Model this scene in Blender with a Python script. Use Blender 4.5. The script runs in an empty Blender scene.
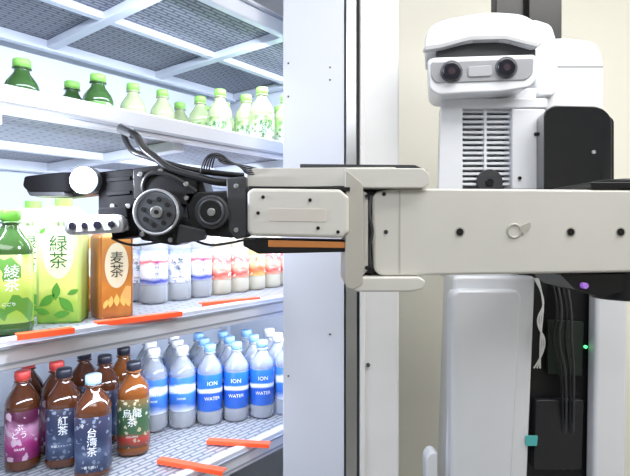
import bpy, bmesh, math, random
from mathutils import Vector, Matrix
random.seed(4)
scn=bpy.context.scene
try:
    scn.view_settings.view_transform='Standard'
    scn.view_settings.exposure=0.0
except Exception: pass
COL=scn.collection
EYE=1.3
# ------------------------------------------------------------ materials
M={}
def mat(name,c,rough=0.45,metal=0.0,emit=None,es=0,trans=0,var=0.04,vs=12,coat=0,ior=1.45,spec=.5):
    if name in M: return M[name]
    m=bpy.data.materials.new(name); m.use_nodes=True
    nt=m.node_tree; b=nt.nodes['Principled BSDF']
    n=nt.nodes.new('ShaderNodeTexNoise'); n.inputs['Scale'].default_value=vs; n.inputs['Detail'].default_value=3
    tc=nt.nodes.new('ShaderNodeTexCoord'); nt.links.new(tc.outputs['Object'],n.inputs['Vector'])
    r=nt.nodes.new('ShaderNodeValToRGB'); 
    r.color_ramp.elements[0].position=.3; r.color_ramp.elements[1].position=.7
    r.color_ramp.elements[0].color=(*[max(0,x*(1-var)) for x in c],1)
    r.color_ramp.elements[1].color=(*[min(1,x*(1+var)) for x in c],1)
    nt.links.new(n.outputs['Fac'],r.inputs['Fac']); nt.links.new(r.outputs['Color'],b.inputs['Base Color'])
    b.inputs['Roughness'].default_value=rough; b.inputs['Metallic'].default_value=metal
    b.inputs['Specular IOR Level'].default_value=spec
    b.inputs['Transmission Weight'].default_value=trans; b.inputs['IOR'].default_value=ior
    b.inputs['Coat Weight'].default_value=coat
    if emit: b.inputs['Emission Color'].default_value=(*emit,1); b.inputs['Emission Strength'].default_value=es
    M[name]=m; return m
def slot_mat(name,c1,c2,rough=.5,w=.03,h=.008,mort=.0025):
    m=bpy.data.materials.new(name); m.use_nodes=True; nt=m.node_tree; b=nt.nodes['Principled BSDF']
    tc=nt.nodes.new('ShaderNodeTexCoord'); br=nt.nodes.new('ShaderNodeTexBrick')
    nt.links.new(tc.outputs['Object'],br.inputs['Vector'])
    br.inputs['Scale'].default_value=1; br.inputs['Brick Width'].default_value=w; br.inputs['Row Height'].default_value=h
    br.inputs['Mortar Size'].default_value=mort; br.inputs['Mortar Smooth'].default_value=.2
    br.inputs['Color1'].default_value=(*c1,1); br.inputs['Color2'].default_value=(*[x*.9 for x in c1],1); br.inputs['Mortar'].default_value=(*c2,1)
    nt.links.new(br.outputs['Color'],b.inputs['Base Color']); b.inputs['Roughness'].default_value=rough
    M[name]=m; return m
def label_mat(name,stops,nscale=25,amp=.25,h=.21,rough=.3,spot=None,sscale=70,sth=.32):
    """vertical bands on printed label, wobbling with noise, plus small printed patches"""
    m=bpy.data.materials.new(name); m.use_nodes=True; nt=m.node_tree; b=nt.nodes['Principled BSDF']
    tc=nt.nodes.new('ShaderNodeTexCoord'); sp=nt.nodes.new('ShaderNodeSeparateXYZ'); nt.links.new(tc.outputs['Object'],sp.inputs[0])
    n=nt.nodes.new('ShaderNodeTexNoise'); n.inputs['Scale'].default_value=nscale; nt.links.new(tc.outputs['Object'],n.inputs['Vector'])
    a=nt.nodes.new('ShaderNodeMath'); a.operation='DIVIDE'; nt.links.new(sp.outputs['Z'],a.inputs[0]); a.inputs[1].default_value=h
    s=nt.nodes.new('ShaderNodeMath'); s.operation='SUBTRACT'; nt.links.new(n.outputs['Fac'],s.inputs[0]); s.inputs[1].default_value=.5
    mm=nt.nodes.new('ShaderNodeMath'); mm.operation='MULTIPLY_ADD'; nt.links.new(s.outputs[0],mm.inputs[0]); mm.inputs[1].default_value=amp; nt.links.new(a.outputs[0],mm.inputs[2])
    r=nt.nodes.new('ShaderNodeValToRGB'); nt.links.new(mm.outputs[0],r.inputs['Fac']); cr=r.color_ramp
    cr.interpolation='LINEAR'
    while len(cr.elements)>1: cr.elements.remove(cr.elements[-1])
    cr.elements[0].position=stops[0][0]; cr.elements[0].color=(*stops[0][1],1)
    for p,c in stops[1:]:
        e=cr.elements.new(p); e.color=(*c,1)
    out=r.outputs['Color']
    if spot:
        v=nt.nodes.new('ShaderNodeTexVoronoi'); v.inputs['Scale'].default_value=sscale
        nt.links.new(tc.outputs['Object'],v.inputs['Vector'])
        sc=nt.nodes.new('ShaderNodeSeparateColor'); nt.links.new(v.outputs['Color'],sc.inputs[0])
        lt=nt.nodes.new('ShaderNodeMath'); lt.operation='LESS_THAN'; nt.links.new(sc.outputs[0],lt.inputs[0]); lt.inputs[1].default_value=sth
        mx=nt.nodes.new('ShaderNodeMix'); mx.data_type='RGBA'; nt.links.new(lt.outputs[0],mx.inputs[0]); nt.links.new(out,mx.inputs[6]); mx.inputs[7].default_value=(*spot,1)
        out=mx.outputs[2]
    nt.links.new(out,b.inputs['Base Color']); b.inputs['Roughness'].default_value=rough
    M[name]=m; return m

WHITE=mat('robot_white',(.76,.78,.83),.28,coat=.4,var=.015)
SHELL=mat('arm_shell',(.67,.655,.61),.35,coat=.2,var=.015)
SHELL2=mat('arm_shell_warm',(.48,.46,.41),.4,var=.02)
GREY=mat('mid_grey',(.32,.33,.35),.4)
DGREY=mat('dark_grey',(.045,.047,.053),.4)
BLACK=mat('black_plastic',(.010,.010,.012),.35)
MATTE=mat('matte_black',(.006,.006,.007),.7,spec=.08)
GLOSSB=mat('gloss_black',(.008,.009,.012),.08,coat=1)
STEEL=mat('brushed_steel',(.55,.56,.58),.28,1)
STEELD=mat('dark_steel',(.14,.15,.17),.35,.8)
SILVER=mat('silver_anodised',(.62,.63,.65),.35,.6)
LENS=mat('lens_glass',(.01,.01,.02),.03,coat=1)
ORANGE=mat('orange_strip',(1.0,.12,.04),.4,emit=(1,.08,.02),es=.35)  # emission added to brighten the strips, which are no lamps
RACK=mat('rack_white',(.72,.75,.84),.3,var=.02,coat=.3)
RACKG=mat('rack_grey',(.36,.39,.47),.4,var=.05)
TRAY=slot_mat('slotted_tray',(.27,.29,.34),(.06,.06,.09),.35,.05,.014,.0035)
DECK=slot_mat('slotted_deck',(.42,.43,.46),(.14,.15,.18),.35,.05,.014,.003)
CREAM=mat('cream_wall_paint',(.93,.91,.82),.6,var=.02,vs=3)
COOL=mat('cooler_panel',(.80,.84,.92),.5,var=.02,vs=3)
JAMB=mat('jamb_panel',(.70,.74,.86),.4,var=.02,vs=3)
JOUT=mat('jamb_outer',(.82,.82,.83),.35,var=.02)
FLOORM=mat('vinyl_floor',(.35,.34,.32),.5,var=.1,vs=5)
WARMG=mat('warm_glow_orange',(.75,.28,.08),.4)

# ------------------------------------------------------------ mesh helpers
def add(name,me,m=None,parent=None,bevel=0,seg=3,smooth=True,angle=35):
    o=bpy.data.objects.new(name,me); COL.objects.link(o)
    if m is not None and len(me.materials)==0: me.materials.append(m)
    if smooth:
        for p in me.polygons: p.use_smooth=True
        try: me.set_sharp_from_angle(angle=math.radians(angle))
        except Exception: pass
    if bevel>0:
        b=o.modifiers.new('bevel','BEVEL'); b.width=bevel; b.segments=seg; b.limit_method='ANGLE'; b.angle_limit=math.radians(40)
        b.harden_normals=True
    if parent: o.parent=parent
    return o
def empty(name,loc=(0,0,0),rotz=0):
    e=bpy.data.objects.new(name,None); COL.objects.link(e); e.empty_display_size=.05
    e.location=loc; e.rotation_euler=(0,0,rotz); return e
def prism(name,pts,y0,y1,m,parent=None,bevel=0,seg=3,taper=1.0,shift=0.0,tz=None):
    """outline in XZ extruded along Y; back outline may be scaled (taper) and shifted in x"""
    bm=bmesh.new()
    cx=(min(p[0] for p in pts)+max(p[0] for p in pts))/2; cz=(min(p[1] for p in pts)+max(p[1] for p in pts))/2
    tz=taper if tz is None else tz
    A=[bm.verts.new((x,y0,z)) for x,z in pts]; B=[bm.verts.new((cx+(x-cx)*taper+shift,y1,cz+(z-cz)*tz)) for x,z in pts]
    bm.faces.new(A); bm.faces.new(B[::-1]); n=len(pts)
    for i in range(n): bm.faces.new((A[i],B[i],B[(i+1)%n],A[(i+1)%n]))
    bmesh.ops.recalc_face_normals(bm,faces=bm.faces)
    me=bpy.data.meshes.new(name); bm.to_mesh(me); bm.free()
    return add(name,me,m,parent,bevel,seg)
def box(name,x0,x1,y0,y1,z0,z1,m,parent=None,bevel=0,seg=2):
    return prism(name,[(x0,z0),(x1,z0),(x1,z1),(x0,z1)],y0,y1,m,parent,bevel,seg)
def rp(pts,r,n=5):
    out=[]; N=len(pts)
    for i in range(N):
        p=Vector(pts[i]); a=Vector(pts[i-1]); b=Vector(pts[(i+1)%N])
        da=(a-p); db=(b-p); rr=r[i] if isinstance(r,(list,tuple)) else r
        rr=min(rr,da.length*.48,db.length*.48)
        if rr<=1e-5: out.append((p.x,p.y)); continue
        s=p+da.normalized()*rr; e=p+db.normalized()*rr
        for k in range(n+1):
            t=k/n; q=s*(1-t)**2+p*2*t*(1-t)+e*t*t; out.append((q.x,q.y))
    return out
def cyl(name,c,axis,r,d,m,parent=None,bevel=0,seg=40,r2=None):
    bm=bmesh.new(); bmesh.ops.create_cone(bm,cap_ends=True,segments=seg,radius1=r,radius2=r if r2 is None else r2,depth=d)
    rot={'X':Matrix.Rotation(math.pi/2,4,'Y'),'Y':Matrix.Rotation(math.pi/2,4,'X'),'Z':Matrix.Identity(4)}[axis]
    bmesh.ops.transform(bm,matrix=Matrix.Translation(c)@rot,verts=bm.verts)
    me=bpy.data.meshes.new(name); bm.to_mesh(me); bm.free()
    return add(name,me,m,parent,bevel,2)
def torus(name,c,R,r,m,parent=None,axis='Y'):
    bm=bmesh.new(); N,K=40,10; V=[]
    for i in range(N):
        a=2*math.pi*i/N; row=[]
        for k in range(K):
            b=2*math.pi*k/K; x=(R+r*math.cos(b))*math.cos(a); z=(R+r*math.cos(b))*math.sin(a); y=r*math.sin(b)
            row.append(bm.verts.new((c[0]+x,c[1]+y,c[2]+z) if axis=='Y' else (c[0]+x,c[1]+z,c[2]+y)))
        V.append(row)
    for i in range(N):
        for k in range(K):
            bm.faces.new((V[i][k],V[(i+1)%N][k],V[(i+1)%N][(k+1)%K],V[i][(k+1)%K]))
    bmesh.ops.recalc_face_normals(bm,faces=bm.faces)
    me=bpy.data.meshes.new(name); bm.to_mesh(me); bm.free(); return add(name,me,m,parent)
def tube(name,pts,r,m,parent=None):
    cu=bpy.data.curves.new(name,'CURVE'); cu.dimensions='3D'; cu.bevel_depth=r; cu.bevel_resolution=3; cu.resolution_u=8
    s=cu.splines.new('NURBS'); s.points.add(len(pts)-1)
    for i,p in enumerate(pts): s.points[i].co=(*p,1)
    s.use_endpoint_u=True; s.order_u=3
    cu.use_fill_caps=True
    cu.materials.append(m)
    o=bpy.data.objects.new(name,cu); COL.objects.link(o)
    if parent: o.parent=parent
    return o

# ------------------------------------------------------------ room
box('floor',-3,2.6,-2.2,3.2,-.05,0,FLOORM)
box('ceiling',-3,2.6,-2.2,3.2,2.5,2.55,mat('ceiling_paint',(.8,.8,.8),.7))
box('wall_back',.215,2.55,1.95,2.0,0,2.5,CREAM)
box('wall_right',2.5,2.55,-2.15,1.95,0,2.5,CREAM)
box('wall_left',-3,-2.95,-2.15,3.15,0,2.5,COOL)
box('wall_front',-2.95,2.5,-2.2,-2.15,0,2.5,CREAM)
box('wall_far',-2.95,.19,3.15,3.2,0,2.5,COOL)
box('wall_partition',.19,.212,1.30,3.15,0,2.5,COOL)
# ------------------------------------------------------------ door frame (jamb)
df=empty('door_frame',(0,1.2,0))
box('inner_panel',-.0768,.070,0,.09,0,2.5,JAMB,df,.002)
box('seal_gap',.070,.074,.012,.09,0,2.5,DGREY,df)
box('metal_strip',.074,.100,-.004,.09,0,2.5,STEEL,df,.002)
box('gasket',.100,.107,.008,.09,0,2.5,mat('brown_gasket',(.10,.085,.07),.6),df)
box('outer_trim',.107,.200,-.012,.09,0,2.5,JOUT,df,.006,3)
box('trim_lip',.107,.118,-.018,-.011,0,2.5,JOUT,df,.002)
for z in (.6,.98,1.9,2.2): cyl('trim_screw',(.126,-.014,z-.0),'Y',.0045,.006,STEELD,df)
for x,z in ((0.0,1.34),(.036,1.69),(.036,1.66),(-.064,1.70),(-.064,1.62),(.036,1.05),(-.064,.95)): cyl('panel_hole',(x,-.0005,z),'Y',.0022,.003,DGREY,df,seg=12)

# ------------------------------------------------------------ shelf rack
ANG=math.atan2(.788,.616); OX,OY=-.504,.8
def S(a,s,z): return (OX+.616*a-.788*s, OY+.788*a+.616*s, z)
A0,A1,D=-.5,1.08,.62
SH={}
for nm,z in (('bottom',.77),('middle',1.12),('top',1.505),('upper',1.86)):
    rk=empty('refrigerator_shelf',(OX,OY,0),ANG); SH[nm]=rk
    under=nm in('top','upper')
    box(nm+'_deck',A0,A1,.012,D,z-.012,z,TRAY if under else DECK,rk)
    box(nm+'_front_rail',A0,A1,-.012,.012,z-.018 if nm=='top' else z-.045,z+.028 if nm=='top' else z+.006,RACK,rk,.004)
    box(nm+'_rail_lip',A0,A1,-.017,-.011,z-.010,z-.004,RACKG,rk,.001)
    if not under: box(nm+'_rail_groove',A0,A1,-.0135,-.011,z-.036,z-.032,RACKG,rk)
    box(nm+'_back_rail',A0,A1,D-.012,D+.012,z-.04,z+.02,RACK,rk,.003)
    a=A0+.12
    while a<A1:
        box(nm+'_cross_beam',a,a+.028,.012,D-.012,z-.034,z-.0122,RACK,rk,.002); a+=.36
    box(nm+'_long_beam',A0,A1,.30,.325,z-.030,z-.0121,RACK,rk,.002)
fr=empty('shelf_upright_frame',(OX,OY,0),ANG)
for a in (A0+.01,A1-.03):
    for s in (-.045,D+.0): box('upright_post',a,a+.02,s+.0125,s+.0325,0,2.3,RACK,fr,.002)
def toloc(p):
    dx,dy=p[0]-OX,p[1]-OY; return (.616*dx+.788*dy, -.788*dx+.616*dy)
def strip(sh,p,q,z):
    p,q=toloc(p),toloc(q)
    dx,dy=q[0]-p[0],q[1]-p[1]; L=math.hypot(dx,dy); an=math.atan2(dy,dx)
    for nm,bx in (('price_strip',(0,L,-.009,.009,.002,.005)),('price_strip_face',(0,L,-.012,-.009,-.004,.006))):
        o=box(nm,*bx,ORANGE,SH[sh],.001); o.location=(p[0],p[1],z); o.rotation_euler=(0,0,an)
strip('middle',(-.473,.79),(-.409,.845),1.131)
strip('middle',(-.408,.928),(-.283,1.047),1.125)
strip('middle',(-.269,1.17),(-.145,1.268),1.125)
strip('bottom',(-.352,1.135),(-.194,1.079),.778)
strip('bottom',(-.265,1.238),(-.109,1.215),.778)
e=empty('wall_cooler',(OX,OY,0),ANG)
box('cooler_back_panel',-1.2,1.22,.68,.72,0,2.5,COOL,e)
box('cooler_end_panel',1.10,1.12,.0,.68,0,2.5,COOL,e)

# ------------------------------------------------------------ bottles
def textmesh(s,size,spacing=1.0):
    cu=bpy.data.curves.new('t','FONT'); cu.body=s; cu.size=size; cu.align_x='CENTER'; cu.align_y='CENTER'; cu.space_line=.95*spacing; cu.resolution_u=2
    o=bpy.data.objects.new('t',cu); COL.objects.link(o)
    dg=bpy.context.evaluated_depsgraph_get(); dg.update()
    me=bpy.data.meshes.new_from_object(o.evaluated_get(dg)); 
    bpy.data.objects.remove(o); return me
def bottle(kind,h,r,body,label,cap,l0=.16,l1=.62,sq=2.0,texts=(),tcol=None,sh=.68,capr=.44,neck=.36):
    """texts: (string,size,height fraction,x offset)"""
    prof=[(0,0,0),(.82,0,0),(.97,.02,0),(1,.05,0),(1,l0-.02,0),(.965,l0-.008,0),(.985,l0,1),(.985,(l0+l1)/2,1),(.985,l1,1),(.955,l1+.008,0),(.985,l1+.02,0),(.97,sh,0),(.88,sh+.05,0),(.70,sh+.10,0),(.50,sh+.15,0),(neck,sh+.19,0),(neck,.885,0),(capr+.05,.887,0),(capr+.05,.90,0),(neck,.902,0),(neck,.912,2),(capr,.914,2),(capr,.99,2),(capr-.05,1,2),(0,1,2)]
    bm=bmesh.new(); N=32; rows=[]
    for rr,z,_ in prof:
        row=[]
        for i in range(N):
            a=2*math.pi*(i+.5)/N; c,s=math.cos(a),math.sin(a)
            n=2+(sq-2)*max(0,min(1,(rr-.5)/.35)) if z<.85 else 2
            k=(abs(c)**n+abs(s)**n)**(-1/n)
            rib=1.0
            if z>.912 and rr==capr: rib=1+.03*(i%2)
            row.append(bm.verts.new((c*k*rr*r*rib,s*k*rr*r*rib,z*h)))
        rows.append(row)
    for j in range(len(rows)-1):
        for i in range(N):
            f=bm.faces.new((rows[j][i],rows[j][(i+1)%N],rows[j+1][(i+1)%N],rows[j+1][i])); f.material_index=prof[j+1][2] if prof[j][2]==prof[j+1][2] else 0 if prof[j+1][2]!=2 else 2
            f.smooth=True
    for (text,tsize,tz,tx) in texts:
        me=textmesh(text,tsize)
        vs=[]
        R=.985*r*1.012
        for v in me.vertices:
            x,z=v.co.x+tx,v.co.y+tz*h
            if sq<3: a=x/R; vs.append(bm.verts.new((R*math.sin(a),-R*math.cos(a),z)))
            else:
                c=max(-.97,min(.97,x/R)); y=(1-abs(c)**sq)**(1/sq); vs.append(bm.verts.new((x,-R*y,z)))
        for p in me.polygons:
            try:
                f=bm.faces.new([vs[i] for i in p.vertices]); f.material_index=3
            except Exception: pass
    me=bpy.data.meshes.new(kind)
    bm.to_mesh(me); bm.free()
    for m in (body,label,cap,tcol or BLACK): me.materials.append(m)
    return me
def put(kind,me,x,y,z,rot=0):
    o=bpy.data.objects.new(kind,me); COL.objects.link(o); o.location=(x,y,z+.0005); o.rotation_euler=(0,0,math.radians(rot)); return o
CAPG=mat('cap_green',(.16,.50,.06),.4); CAPLG=mat('cap_light_green',(.28,.60,.12),.4); CAPW=mat('cap_white',(.85,.86,.88),.35); CAPK=mat('cap_dark',(.02,.02,.03),.35); CAPB=mat('cap_blue',(.25,.45,.75),.35); CAPR=mat('cap_red',(.55,.06,.05),.35); CAPLB=mat('cap_lightblue',(.40,.62,.78),.35); CAPBR=mat('cap_brown',(.25,.12,.06),.35)
TEA=mat('green_tea_liquid',(.05,.12,.03),.12,coat=.6,trans=.15); TEAL=mat('light_tea_liquid',(.48,.56,.30),.12,coat=.6,trans=.2)
BARLEY=mat('barley_tea_liquid',(.20,.06,.012),.1,coat=.7,trans=.1); DARKT=mat('oolong_liquid',(.075,.022,.008),.1,coat=.8)
CLEAR=mat('clear_pet',(.84,.88,.93),.06,trans=.72,coat=.6,ior=1.2); MILK=mat('clear_pale_liquid',(.88,.83,.68),.07,trans=.55,coat=.6,ior=1.2)
TW=mat('print_white',(.9,.9,.88),.4); TG=mat('print_green',(.02,.12,.03),.4); TB=mat('print_black',(.02,.02,.02),.4); TBL=mat('print_blue',(.02,.06,.40),.4); TR=mat('print_red',(.6,.03,.03),.4)
L_green=label_mat('label_green_tea',[(0,(.35,.50,.08)),(.22,(.30,.48,.06)),(.40,(.50,.62,.12)),(.55,(.62,.72,.22)),(.70,(.22,.42,.06))],20,.35,spot=(.10,.28,.04),sscale=45,sth=.14)
L_greenw=label_mat('label_green_white',[(.1,(.08,.22,.03)),(.35,(.25,.42,.08)),(.5,(.75,.80,.62)),(.62,(.12,.30,.05))],25,.25,spot=(.75,.78,.6),sth=.15)
L_topw=label_mat('label_white_green',[(.15,(.60,.68,.55)),(.35,(.74,.77,.70)),(.58,(.28,.46,.15))],30,.2,spot=(.16,.26,.10),sscale=110,sth=.22)
L_water=label_mat('label_water_redblue',[(.20,(.80,.83,.88)),(.27,(.03,.06,.42)),(.31,(.82,.84,.88)),(.44,(.84,.86,.88)),(.49,(.70,.04,.06)),(.53,(.85,.86,.88)),(.58,(.4,.5,.75))],40,.08)
L_water2=label_mat('label_water_silver',[(.20,(.75,.78,.84)),(.30,(.80,.82,.86)),(.40,(.55,.64,.80)),(.50,(.85,.86,.88)),(.58,(.20,.25,.50))],40,.10,spot=(.35,.4,.55),sscale=150,sth=.18)
L_pink=label_mat('label_peach',[(.18,(.88,.50,.36)),(.28,(.72,.08,.06)),(.36,(.90,.62,.45)),(.46,(.78,.16,.16)),(.56,(.88,.60,.5))],35,.15,spot=(.92,.85,.75),sscale=130,sth=.14)
L_yel=label_mat('label_lemon',[(.18,(.88,.62,.20)),(.30,(.78,.18,.06)),(.40,(.9,.78,.45)),(.55,(.85,.55,.2))],35,.15,spot=(.9,.88,.8),sscale=130,sth=.14)
L_grape=label_mat('label_grape',[(.1,(.12,.01,.06)),(.3,(.32,.03,.16)),(.45,(.45,.22,.34)),(.55,(.08,.01,.04))],30,.3,spot=(.5,.35,.42),sscale=90,sth=.12)
L_dark=label_mat('label_navy',[(.1,(.015,.02,.06)),(.25,(.07,.10,.18)),(.4,(.02,.03,.07)),(.6,(.03,.03,.06))],30,.25,spot=(.18,.21,.28),sscale=140,sth=.10)
L_oolong=label_mat('label_oolong',[(.1,(.04,.06,.03)),(.19,(.50,.04,.03)),(.25,(.05,.12,.05)),(.5,(.03,.08,.04)),(.60,(.12,.08,.03))],25,.14,spot=(.45,.42,.28),sscale=140,sth=.08)
L_sport=label_mat('label_sport',[(.2,(.80,.84,.9)),(.30,(.04,.16,.58)),(.44,(.05,.22,.68)),(.49,(.85,.88,.92)),(.54,(.80,.84,.9)),(.58,(.05,.18,.62))],18,.18)
L_ion=label_mat('label_ion',[(.20,(.03,.14,.58)),(.40,(.02,.10,.50)),(.425,(.80,.84,.9)),(.45,(.80,.84,.9)),(.475,(.02,.14,.58))],8,.10)
H=.215
b_top=bottle('green_tea_bottle',H,.037,TEAL,L_topw,CAPLG,texts=[('緑\n茶',.024,.42,-.006),('国産\n茶葉',.008,.5,.016)],tcol=TG,l1=.6,capr=.47,neck=.40)
b_topd=bottle('green_tea_bottle',H,.040,TEA,L_greenw,CAPLG,texts=[('濃\n茶',.024,.42,0)],tcol=TW,capr=.5,neck=.42)
b_gs=bottle('green_tea_bottle',.215,.036,TEA,L_green,CAPG,sq=3,texts=[('綾\n茶',.024,.45,.004),('にごり',.007,.25,0)],tcol=TW,l0=.10,l1=.64)
b_wat=bottle('water_bottle',H,.034,CLEAR,L_water,CAPW,texts=[('天\n然\n水',.014,.40,0),('MINERAL',.006,.25,0)],tcol=TBL,l0=.22,l1=.60)
b_wat2=bottle('water_bottle',H,.034,CLEAR,L_water2,CAPW,texts=[('炭酸\n強',.017,.43,0),('WATER',.007,.28,0)],tcol=TB,l0=.22,l1=.60)
b_pk=bottle('peach_water_bottle',H,.034,MILK,L_pink,CAPW,texts=[('もも',.018,.42,0),('PEACH',.007,.3,0)],tcol=TW,l0=.20,l1=.60)
b_ye=bottle('lemon_water_bottle',H,.034,MILK,L_yel,CAPW,texts=[('果汁',.018,.42,0),('LEMON',.007,.3,0)],tcol=TR,l0=.20,l1=.60)
b_gr=bottle('grape_juice_bottle',H,.036,DARKT,L_grape,CAPR,texts=[('ぶ\nどう',.017,.42,0),('GRAPE',.007,.24,0)],tcol=TW,l0=.12,l1=.62)
b_dk=bottle('black_tea_bottle',H,.037,DARKT,L_dark,CAPK,sq=3,texts=[('紅\n茶',.022,.44,.003),('無糖ストレート',.006,.24,0)],tcol=TW,l0=.10,l1=.62)
b_dk2=bottle('black_tea_bottle',H,.037,DARKT,L_dark,CAPLB,sq=3,texts=[('台\n湾\n茶',.021,.37,.002),('香り高い',.007,.13,0),('冷',.010,.54,-.018)],tcol=TW,l0=.08,l1=.62)
b_oo=bottle('oolong_tea_bottle',H,.037,BARLEY,L_oolong,CAPK,sq=3,texts=[('烏龍\n茶',.022,.42,0),('OOLONG',.006,.22,0)],tcol=TW,l0=.10,l1=.62)
b_sp=bottle('sports_drink_bottle',H,.036,CLEAR,L_sport,CAPW,texts=[('SPORTS',.012,.46,0),('DRINK',.008,.38,0)],tcol=TW,l0=.22,l1=.64)
b_io=bottle('ion_drink_bottle',H,.035,CLEAR,L_ion,CAPB,texts=[('ION',.016,.53,0),('WATER',.013,.34,0)],tcol=TW,l0=.18,l1=.64)
# square tea cartons
def carton(kind,w,d,h,sidem,frontm,ovalm,cap,texts,tcol,oz=.55,orx=.27,orz=.22,leaves=(),leafm=None):
    bm=bmesh.new()
    bev=.006
    def ring(sx,sy,z):
        P=[]
        for cx,cy,a0 in ((1,1,0),(-1,1,90),(-1,-1,180),(1,-1,270)):
            for k in range(4):
                a=math.radians(a0+k*30); P.append(bm.verts.new((cx*(sx/2-bev)+bev*math.cos(a),cy*(sy/2-bev)+bev*math.sin(a),z)))
        return P
    R=[ring(w*.96,d*.96,0),ring(w,d,.004),ring(w,d,h*.88),ring(w*.97,d*.97,h*.90),ring(w*.72,d*.72,h*.985),ring(w*.62,d*.62,h)]
    for j in range(len(R)-1):
        n=16
        for i in range(n):
            f=bm.faces.new((R[j][i],R[j][(i+1)%n],R[j+1][(i+1)%n],R[j+1][i])); f.material_index=1 if i==11 else 0
            f.smooth=False
    bm.faces.new(R[0][::-1]); bm.faces.new(R[-1])
    def cylp(r,z0,z1,mi):
        a=[bm.verts.new((r*math.cos(t*math.pi/12),r*math.sin(t*math.pi/12),z0)) for t in range(24)]
        b=[bm.verts.new((r*math.cos(t*math.pi/12),r*math.sin(t*math.pi/12),z1)) for t in range(24)]
        for i in range(24):
            f=bm.faces.new((a[i],a[(i+1)%24],b[(i+1)%24],b[i])); f.material_index=mi
        f=bm.faces.new(b); f.material_index=mi
    cylp(.016,h,h+.016,2)
    y=-d/2-.0006
    ov=[bm.verts.new((w*orx*math.cos(t*math.pi/16),y,h*oz+h*orz*math.sin(t*math.pi/16))) for t in range(32)]
    f=bm.faces.new(ov); f.material_index=3
    for (lx,lz,L,an,mi) in leaves:
        P=[]
        for t in range(20):
            u=t/10.0
            if u<=1: px,pz=-L/2+L*u, .22*L*math.sin(math.pi*u)
            else: px,pz=L/2-L*(u-1), -.22*L*math.sin(math.pi*(u-1))
            c,s=math.cos(an),math.sin(an)
            P.append(bm.verts.new((lx+px*c-pz*s,y-.0003,lz+px*s+pz*c)))
        f=bm.faces.new(P); f.material_index=mi
    for (s,size,tz,tx) in texts:
        me=textmesh(s,size); vs=[bm.verts.new((v.co.x+tx,y-.0006,v.co.y+tz*h)) for v in me.vertices]
        for p in me.polygons:
            try:
                f=bm.faces.new([vs[i] for i in p.vertices]); f.material_index=4
            except Exception: pass
    me=bpy.data.meshes.new(kind); bm.to_mesh(me); bm.free()
    for m in (sidem,frontm,cap,ovalm,tcol,leafm or tcol): me.materials.append(m)
    return me
C_gs=label_mat('carton_green_side',[(0,(.20,.36,.05)),(.3,(.42,.55,.12)),(.8,(.60,.70,.30))],14,.3)
C_gf=label_mat('carton_green_front',[(0,(.16,.34,.05)),(.18,(.36,.52,.08)),(.3,(.66,.68,.20)),(.55,(.60,.68,.22)),(.85,(.70,.78,.44))],22,.35)
C_bs=label_mat('carton_barley_side',[(0,(.30,.09,.02)),(.4,(.45,.17,.04)),(.8,(.30,.10,.03))],14,.3)
C_bf=label_mat('carton_barley_front',[(0,(.36,.10,.02)),(.25,(.62,.24,.04)),(.5,(.50,.20,.05)),(.8,(.66,.30,.08))],22,.4,spot=(.75,.45,.15),sscale=45,sth=.12)
LEAF=mat('print_leaf_green',(.09,.30,.04),.4)
LV=[(-.020,.045,.036,.7,5),(.014,.036,.040,2.3,5),(-.004,.062,.034,1.5,5),(.026,.060,.022,.4,5),(-.028,.024,.028,-.3,5),(.006,.018,.030,.1,5),(-.028,.178,.016,.8,5),(.028,.182,.018,2.2,5)]
LB=[(-.022,.030,.020,1.2,5),(-.012,.034,.024,1.4,5),(.012,.034,.024,1.8,5),(.022,.030,.020,2.0,5),(0,.036,.026,1.57,5)]
c_g=carton('green_tea_carton',.080,.072,.225,C_gs,C_gf,mat('carton_oval_lime',(.76,.80,.50),.4),CAPG,[('緑\n茶',.034,.60,0),('一番茶',.009,.85,0)],TG,.60,.34,.22,LV,LEAF)
c_b=carton('barley_tea_carton',.070,.062,.185,C_bs,C_bf,mat('carton_oval_cream',(.80,.74,.55),.4),CAPBR,[('麦\n茶',.028,.58,0)],TB,.58,.34,.25,LB,mat('print_barley_gold',(.80,.52,.14),.4))
ZT,ZM,ZB=1.505,1.12,.77
for x,y in ((-.82,1.235),(-.724,1.235),(-.69,1.42),(-.588,1.355)): put('green_tea_bottle',b_topd,x,y,ZT,15)
for x,y in ((-.524,1.44),(-.459,1.505),(-.447,1.654),(-.363,1.58),(-.285,1.50),(-.215,1.56),(-.157,1.48),(-.09,1.56),(-.03,1.63),(-.375,1.70),(-.30,1.66),(-.25,1.75),(-.19,1.67),(-.12,1.70)): put('green_tea_bottle',b_top,x,y,ZT,random.uniform(5,25))
# middle shelf
put('green_tea_bottle',b_gs,-.531,.872,ZM,28)
put('green_tea_carton',c_g,-.500,.995,ZM,12)
put('barley_tea_carton',c_b,-.425,1.045,ZM,40)
put('green_tea_carton',c_g,-.60,1.065,ZM,14)
put('barley_tea_carton',c_b,-.505,1.135,ZM,44)
for i,a in enumerate([.335+.0715*k for k in range(10)]):
    for j,s in enumerate((.18,.255,.33,.405)):
        me=(b_wat if (i+j)%2 else b_wat2) if i<4 else b_ye if i in (6,) else b_pk
        x,y,_=S(a,s+.002*i,0)
        if math.hypot(x+.505,y-1.135)<.088 or math.hypot(x+.60,y-1.065)<.095 or math.hypot(x+.425,y-1.045)<.088: continue
        put(me.name.split('.')[0],me,x,y,ZM,random.uniform(5,35))
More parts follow.
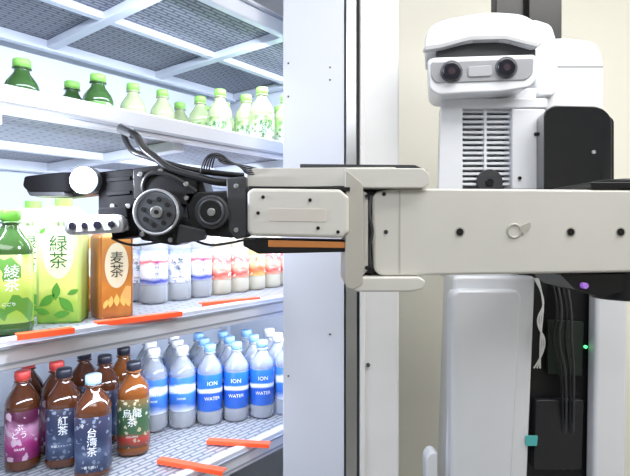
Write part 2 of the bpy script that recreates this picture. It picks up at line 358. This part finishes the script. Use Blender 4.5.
# bottom shelf
bl=[(b_gr,-.655,1.12,20),(b_gr,-.62,1.2,20),(b_dk,-.572,1.14,18),(b_dk2,-.483,1.09,16),(b_oo,-.435,1.20,14),(b_dk,-.53,1.26,15),(b_dk,-.60,1.30,10),(b_gr,-.70,1.22,15)]
for me,x,y,r in bl: put(me.name.split('.')[0],me,x,y,ZB,r)
for j in range(3):
    for i in range(7):
        x=-.430+.0695*i-.032*j; y=1.335+.024*i+.072*j
        if i>4 and x>-.02: continue
        me=b_sp if (i<2 or i>4) else b_io
        if min(math.hypot(x-q[1],y-q[2]) for q in bl)<.078: continue
        put(me.name.split('.')[0],me,x,y,ZB,random.uniform(4,24))
put('oolong_tea_bottle',b_oo,-.515,1.345,ZB,10)

# ------------------------------------------------------------ robot
rb=empty('humanoid_robot')
def grid(Y):
    k=.002*Y
    return lambda gx,gz:((gx-315)*k,EYE+(230-gz)*k)
def gp(Y,pts): 
    g=grid(Y); return [g(*p) for p in pts]
def panel(name,pts,Y,depth,m,r=0,bevel=.004,seg=3,n=5,taper=1.0,shift=0.0,tz=None):
    k=.002*Y
    rr=[q*k for q in r] if isinstance(r,(list,tuple)) else r*k
    P=gp(Y,pts); P=rp(P,rr,n) if r else P
    return prism(name,P,Y,Y+depth,m,rb,bevel,seg,taper,shift,tz)
def disc(name,u,v,r,Y,d,m,bevel=0,seg=40):
    x,z=grid(Y)(u,v); return cyl(name,(x,Y+d/2,z),'Y',r*.002*Y,d,m,rb,bevel,seg)
def T(u,v,Y): x,z=grid(Y)(u,v); return (x,Y,z)
# --- forearm
panel('forearm_shell',[(372,192),(395,188),(650,190),(650,272),(400,276),(374,276)],.80,.12,SHELL,[10,10,4,4,10,12],.010,4)
panel('forearm_seam',[(399,190.5),(400.5,190.5),(400.5,274),(399,274)],.7995,.01,SHELL2,0,0)
for u in (460,571,621): 
    disc('forearm_screw',u,232,3.6,.798,.006,BLACK); disc('screw_ring',u,232,5,.7993,.004,SHELL2)
disc('forearm_screw',384,194,2,.7985,.006,BLACK); 
disc('forearm_screw',386,232,2.2,.7985,.006,DGREY)
x,z=grid(.8)(514,231); torus('logo_loop',(x,.8,z),.0105,.0022,SHELL2,rb)
panel('logo_bar',[(521,226),(530,222),(531,226),(523,236)],.798,.004,SHELL2,1,.0005)
panel('forearm_side_groove',[(364,190),(376,190),(376,274),(364,274)],.815,.09,BLACK,0,.002)
tube('hinge_cable',[T(371,196,.797),T(368,212,.79),T(374,232,.79),T(368,250,.79),T(371,268,.797)],.0022,DGREY,rb)
# --- wrist yoke
panel('yoke_top_plate',[(345,168),(424,168),(430,174),(430,184),(424,188),(345,188)],.785,.14,SHELL,[2,6,6,5,4,2],.006,4)
panel('yoke_bottom_plate',[(345,277),(420,277),(426,281),(424,289),(412,292),(356,292),(345,284)],.785,.14,SHELL,3,.006,4)
panel('yoke_back_plate',[(346,170),(363,184),(363,284),(353,290),(345,286)],.783,.14,SHELL2,3,.005,4)
panel('yoke_hinge_cover',[(362,190),(368,194),(368,270),(362,276)],.795,.10,SHELL,2,.002)
disc('hinge_bolt',367,196,2,.79,.006,BLACK); disc('hinge_bolt',367,268,2,.79,.006,BLACK)
# --- wrist box
panel('wrist_housing',[(247,192),(252,188),(340,189),(349,197),(349,232),(342,238),(252,236),(247,231)],.775,.12,SHELL,2,.006,4)
panel('wrist_top_cover',[(247,172),(252,168),(396,167),(400,172),(352,186),(247,188)],.80,.11,SHELL,[4,4,3,2,4,3],.006,4)
panel('wrist_black_trim',[(248,186),(350,187),(350,191),(248,190)],.779,.1,BLACK,0,.001)
panel('top_cover_edge',[(300,164),(415,165),(428,171),(300,169)],.83,.08,DGREY,1,.002)
panel('wrist_underside',[(243,238),(346,240),(346,252),(258,254),(243,246)],.79,.10,BLACK,2,.003)
panel('sensor_window',[(268,240),(345,242),(345,248),(268,247)],.787,.01,WARMG,1,.001)
for u,v in ((258,213),(310,200),(318,228),(263,197),(338,232)): disc('housing_screw',u,v,1.8,.7735,.004,BLACK,seg=16)
panel('model_plate',[(268,208),(326,209),(326,222),(268,221)],.7742,.003,mat('embossed_plate',(.66,.61,.56),.4),2,.0005)
# --- gripper
panel('wrist_motor_block',[(184,192),(247,190),(247,234),(232,238),(190,234)],.79,.07,BLACK,3,.003)
panel('wrist_motor_cap',[(226,178),(246,176),(247,236),(236,240),(228,230)],.785,.08,DGREY,3,.003)
disc('wrist_motor',211,212,17,.772,.07,DGREY,.003); disc('wrist_motor_face',211,212,13,.769,.006,BLACK,.001); torus('wrist_motor_ring',T(211,212,.769),.0185,.0018,STEELD,rb)
disc('wrist_motor_hub',211,212,4,.765,.01,STEEL,.001)
panel('elbow_bracket',[(132,168),(165,164),(196,178),(198,192),(190,206),(132,200)],.79,.06,BLACK,3,.003)
panel('lower_bracket',[(135,222),(190,218),(193,238),(176,246),(140,240)],.79,.06,BLACK,4,.003)
disc('drive_motor',156,212,23,.765,.085,DGREY,.003); disc('drive_motor_face',156,212,20,.760,.01,STEELD,.002)
torus('drive_motor_rim',T(156,212,.760),.0335,.002,GREY,rb)
disc('drive_hub',156,212,6,.754,.012,STEEL,.001); disc('drive_hub_bolt',156,212,2.5,.752,.012,BLACK,seg=6)
for i in range(8):
    a=2*math.pi*i/8+.2; disc('hub_hole',156+13*math.cos(a),212+13*math.sin(a),2.4,.758,.006,BLACK,seg=16)
panel('palm_block',[(98,172),(134,168),(138,236),(112,240),(108,214),(98,210)],.790,.07,MATTE,3,.003)
panel('palm_rib',[(106,178),(130,176),(130,180),(106,182)],.787,.01,MATTE,1,.001)
panel('palm_rib',[(106,192),(130,190),(130,194),(106,196)],.787,.01,MATTE,1,.001)
for u,v in ((140,174),(160,171),(186,184),(186,198),(142,234),(170,240),(112,206),(128,206),(236,186),(236,230),(194,232),(126,228)): disc('bolt',u,v,2.4,.782,.012,STEEL,.0005,16)
panel('side_servo',[(168,176),(200,172),(206,192),(176,196)],.80,.07,BLACK,2,.002)
panel('link_plate',[(178,224),(206,230),(204,240),(176,244)],.775,.02,DGREY,3,.002)
# jaws
panel('gripper_finger',[(24,176),(60,172),(100,171),(102,190),(70,192),(28,192),(22,186)],.792,.035,MATTE,3,.003)
panel('gripper_finger',[(30,180),(62,178),(100,180),(100,194),(66,198),(34,197)],.85,.03,DGREY,3,.003)
panel('finger_pad',[(26,190),(64,191),(64,196),(30,196)],.794,.03,DGREY,2,.002)
LEDM=mat('led_emitter',(1,1,1),.3,emit=(.95,.97,1),es=60)
LEDGLOW=mat('led_glow',(.8,.85,1),.2,emit=(.55,.70,1),es=1.6)  # bluish emissive disc standing in for the glow around the lamp
disc('work_lamp_housing',83,180,14.5,.772,.022,DGREY,.002); disc('work_lamp_glow',83,180,13.5,.768,.006,LEDGLOW,.001); disc('work_lamp',83,180,9.5,.763,.008,LEDM,.003)
# depth camera
panel('depth_camera_body',[(62,216),(122,214),(124,232),(64,236)],.765,.025,SILVER,[9,9,9,9],.004,4,8)
panel('depth_camera_face',[(66,219),(119,217),(120,230),(67,233)],.7635,.004,mat('camera_face',(.38,.39,.41),.3),6,.001,2,6)
for u,v,r in ((72,226,3.6),(84,225.5,3),(97,225,4),(111,224,3.4)): disc('depth_camera_lens',u,v,r,.7605,.006,LENS,.0005)
panel('camera_mount',[(98,208),(126,206),(128,218),(98,218)],.78,.03,MATTE,2,.002)
# cables
tube('cable_hose',[T(122,130,.80),T(136,132,.79),T(142,148,.79),T(156,158,.79),T(170,170,.79),T(195,176,.79),T(222,184,.79),T(246,182,.81)],.0062,BLACK,rb)
tube('cable_hose',[T(124,134,.81),T(128,150,.80),T(146,156,.80),T(168,164,.80),T(200,172,.80),T(244,176,.82)],.005,BLACK,rb)
tube('cable_hose',[T(150,206,.80),T(140,188,.79),T(150,170,.785),T(176,176,.785),T(196,192,.79)],.004,BLACK,rb)
tube('hose_end',[T(120,128,.80),T(133,134,.795)],.008,DGREY,rb)
for k in range(5):
    tube('wire',[T(200+3*k,176-2*k,.79),T(203+3*k,156-k,.78),T(220,152+3*k,.78),T(232+2*k,164,.785),T(248,166+3*k,.80),T(262+3*k,170,.81)],.0013,BLACK if k%2 else DGREY,rb)
tube('wire',[T(186,236,.79),T(204,246,.78),T(226,244,.78),T(244,240,.80)],.002,BLACK,rb)
tube('wire',[T(112,238,.79),T(126,246,.78),T(150,244,.78),T(170,240,.80)],.002,BLACK,rb)
# --- elbow
x,z0=grid(.86)(622,181); _,z1=grid(.86)(606,298)
cyl('elbow_motor',(x,.86,(z0+z1)/2),'Z',.050,z0-z1,BLACK,rb,.004)
panel('elbow_bracket_top',[(590,182),(648,182),(648,188),(592,189)],.80,.13,BLACK,2,.002)
panel('elbow_bracket_bottom',[(560,274),(626,274),(622,292),(600,297),(576,290)],.81,.12,BLACK,3,.003)
disc('elbow_connector',586,286,3,.80,.02,mat('violet_led',(.3,.15,.5),.3,emit=(.5,.2,1),es=.3),.001)
box('upper_arm_link',x-.04,x+.05,.90,1.2,1.27,1.37,BLACK,rb,.012)
# --- head
HY=1.09
panel('head_shell',[(424,50),(426,30),(440,20),(488,11),(524,14),(540,24),(545,42),(536,48),(505,39),(470,40),(440,48)],HY,.15,WHITE,[4,8,10,20,12,10,6,4,12,12,6],.006,4,5,.84,.014,.95)
panel('head_shell_rim',[(425,46),(440,44),(470,36),(505,35),(538,43),(538,47),(505,39),(470,40),(440,48),(425,50)],HY-.002,.02,mat('rim_grey',(.5,.51,.54),.3),1,.001)
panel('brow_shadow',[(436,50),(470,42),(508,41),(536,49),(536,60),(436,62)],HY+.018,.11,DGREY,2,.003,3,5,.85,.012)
panel('face_bar',[(427,60),(433,57),(534,54),(538,57),(538,76),(532,87),(500,92),(470,93),(438,95),(429,89)],HY+.004,.13,WHITE,[3,3,3,3,6,8,8,8,8,6],.005,4,5,.86,.012,.9)
panel('face_window',[(431,62),(534,58),(533,74),(526,80),(436,83),(431,76)],HY+.001,.01,mat('face_grey',(.36,.37,.40),.22,coat=.6),3,.002)
for u,v in ((452,71),(507,67)):
    disc('eye_ring',u,v,11,HY-.004,.02,STEELD,.002); disc('eye_lens',u,v,9.4,HY-.009,.02,LENS,.003); disc('eye_centre_disc',u,v,3.5,HY-.0095,.003,mat('eye_iris',(.05,.035,.045),.1),0)  # last disc is a small dark centre on the lens
panel('eye_bridge',[(468,66),(492,65),(492,76),(468,77)],HY-.002,.01,mat('bridge_grey',(.42,.43,.46),.35),3,.002)
panel('head_side_pod',[(532,18),(552,24),(560,50),(556,96),(536,96)],1.18,.14,WHITE,6,.010,4)
panel('neck',[(454,88),(538,88),(534,112),(456,112)],1.17,.10,WHITE,3,.006)
# --- torso
panel('torso_core',[(456,104),(604,104),(604,282),(456,282)],1.25,.18,WHITE,4,.01)
panel('shoulder_housing',[(532,44),(560,37),(596,41),(604,58),(604,110),(534,110)],1.20,.2,WHITE,[8,10,12,12,3,3],.018,5)
panel('shoulder_seam',[(536,66),(603,66),(603,67.5),(536,67.5)],1.1995,.01,GREY,0,0)
panel('chest_left_panel',[(441,100),(463,100),(463,190),(438,190)],1.15,.12,WHITE,3,.006,3,5,.6,.016,1)
panel('chest_right_panel',[(512,108),(546,108),(546,190),(512,190)],1.15,.12,WHITE,3,.006)
panel('chest_top_panel',[(443,98),(548,98),(548,108),(443,108)],1.148,.10,WHITE,2,.004,3,5,.94,.01,1)
panel('vent_recess',[(462,107),(513,107),(513,190),(462,190)],1.20,.05,mat('vent_back',(.20,.21,.23),.5),0,0)
for i in range(15):
    v=110+i*5.2
    panel('vent_slat',[(462,v),(513,v),(513,v+2.6),(462,v+2.6)],1.165,.02,WHITE,0,.0008,2)
panel('vent_divider',[(484,107),(487,107),(487,188),(484,188)],1.162,.02,WHITE,0,.001)
disc('cooling_fan',490,182,13,1.158,.02,DGREY,.002); disc('fan_hub',490,182,4,1.155,.02,BLACK,.001)
disc('panel_screw',536,134,1.8,1.147,.006,BLACK,seg=12); disc('panel_screw',520,178,1.8,1.147,.006,BLACK,seg=12)
panel('speaker_box',[(544,112),(552,105),(600,106),(612,116),(612,190),(544,190)],1.10,.14,GLOSSB,[4,6,8,8,2,2],.008,4,5,.92,.01)
panel('speaker_box_side',[(600,108),(614,120),(614,190),(600,190)],1.13,.14,BLACK,3,.004)
disc('speaker_screw',594,152,2,1.098,.004,GREY,seg=12)
panel('lower_column_left',[(453,276),(536,276),(528,476),(524,735),(436,735),(445,476)],1.17,.18,WHITE,6,.012,5,5,.86,.014,1)
panel('lower_front_panel',[(457,290),(518,290),(522,296),(512,476),(508,730),(444,730),(451,476),(452,296)],1.145,.05,WHITE,5,.012,4)
panel('equipment_bay',[(520,268),(612,268),(612,735),(515,735)],1.205,.2,BLACK,0,.003)
panel('lower_column_right',[(597,282),(629,282),(624,735),(590,735)],1.16,.04,WHITE,6,.012,4)
panel('bay_circuit_board',[(548,320),(584,322),(582,376),(548,374)],1.19,.01,mat('pcb_dark',(.02,.03,.025),.4),1,.001)
panel('bay_module',[(536,400),(584,400),(582,470),(534,470)],1.185,.02,mat('module_dark',(.02,.02,.024),.4),3,.003)
panel('bay_led_spot',[(526,436),(538,436),(537,446),(526,446)],1.165,.004,mat('teal_led_paint',(.1,.5,.5),.4),1,.0004)  # teal LED spot done as a plain coloured plate, no emission
disc('bay_led',586,347,1.6,1.185,.004,mat('green_led',(.1,.8,.3),.3,emit=(.1,1,.3),es=2),seg=12)
for k in range(3):
    tube('white_cable',[T(534+2*k,278,1.17),T(548-2*k,300,1.155),T(534+4*k,322,1.15),T(550-5*k,345,1.155),T(534+3*k,368,1.18)],.0019,TW,rb)
for k in range(4):
    tube('black_cable',[T(552+5*k,282,1.2),T(560+4*k,310,1.17),T(550+7*k,340,1.165),T(566+3*k,380,1.17),T(560+4*k,470,1.2)],.003,DGREY if k%2 else BLACK,rb)
panel('side_handle',[(426,458),(431,452),(438,453),(438,520),(426,520)],1.16,.04,WHITE,3,.006)
panel('side_handle_link',[(432,490),(450,490),(450,500),(432,500)],1.17,.04,WHITE,1,.003)
# mast
panel('mast_post',[(496,-60),(524,-60),(524,80),(496,80)],1.34,.04,BLACK,0,.003)
panel('mast_post',[(529,-60),(562,-60),(562,80),(529,80)],1.32,.05,BLACK,0,.003)
panel('mast_bracket',[(496,-40),(562,-40),(562,-34),(496,-34)],1.315,.02,DGREY,0,.001)
box('mobile_base',.24,.76,1.08,1.6,.05,.16,WHITE,rb,.03,4)
for x in (.32,.68):
    for y in (1.18,1.5): cyl('base_wheel',(x,y,.04),'X',.04,.04,BLACK,rb,.004)

# ------------------------------------------------------------ lights
def area(name,loc,target,sx,sy,p,c):
    l=bpy.data.lights.new(name,'AREA'); l.shape='RECTANGLE'; l.size=sx; l.size_y=sy; l.energy=p; l.color=c
    o=bpy.data.objects.new(name,l); COL.objects.link(o); o.location=loc
    o.rotation_euler=(Vector(target)-Vector(loc)).to_track_quat('-Z','Y').to_euler(); return o
area('ceiling_fill',(1.0,.6,2.45),(1.1,1.3,0),1.4,.8,37,(1,.985,.95))  # added lamp out of view, set near the back wall to brighten it
area('ceiling_fill',(-.2,-.6,2.45),(.1,.6,.9),1.4,1.0,29,(.95,.97,1))  # added camera-side fill, lamp not in view
def led(name,z,p,s=.05):
    l=bpy.data.lights.new(name,'AREA'); l.shape='RECTANGLE'; l.size=1.4; l.size_y=.03; l.energy=p; l.color=(.76,.85,1)
    o=bpy.data.objects.new(name,l); COL.objects.link(o); o.location=S(.35,s,z)
    o.rotation_euler=(Matrix.Rotation(ANG,3,'Z')@Matrix.Rotation(math.radians(35),3,'X')).to_euler()
led('led_middle',1.45,11); led('led_bottom',1.05,7); led('led_top',1.80,13)
l=bpy.data.lights.new('work_lamp_light','POINT'); l.energy=3.5; l.shadow_soft_size=.012; l.color=(.85,.9,1)
o=bpy.data.objects.new('work_lamp_light',l); COL.objects.link(o); x,z=grid(.765)(83,180); o.location=(x,.742,z)
w=bpy.data.worlds.new('world'); scn.world=w; w.use_nodes=True
w.node_tree.nodes['Background'].inputs[0].default_value=(.8,.85,1,1); w.node_tree.nodes['Background'].inputs[1].default_value=.5
# ------------------------------------------------------------ camera
cd=bpy.data.cameras.new('camera'); cam=bpy.data.objects.new('camera',cd); COL.objects.link(cam)
cam.location=(0,0,EYE); cam.rotation_euler=(math.pi/2,0,0)
cd.sensor_width=36; cd.lens=36*500/630; cd.shift_y=-8/630; cd.clip_start=.02
scn.camera=cam
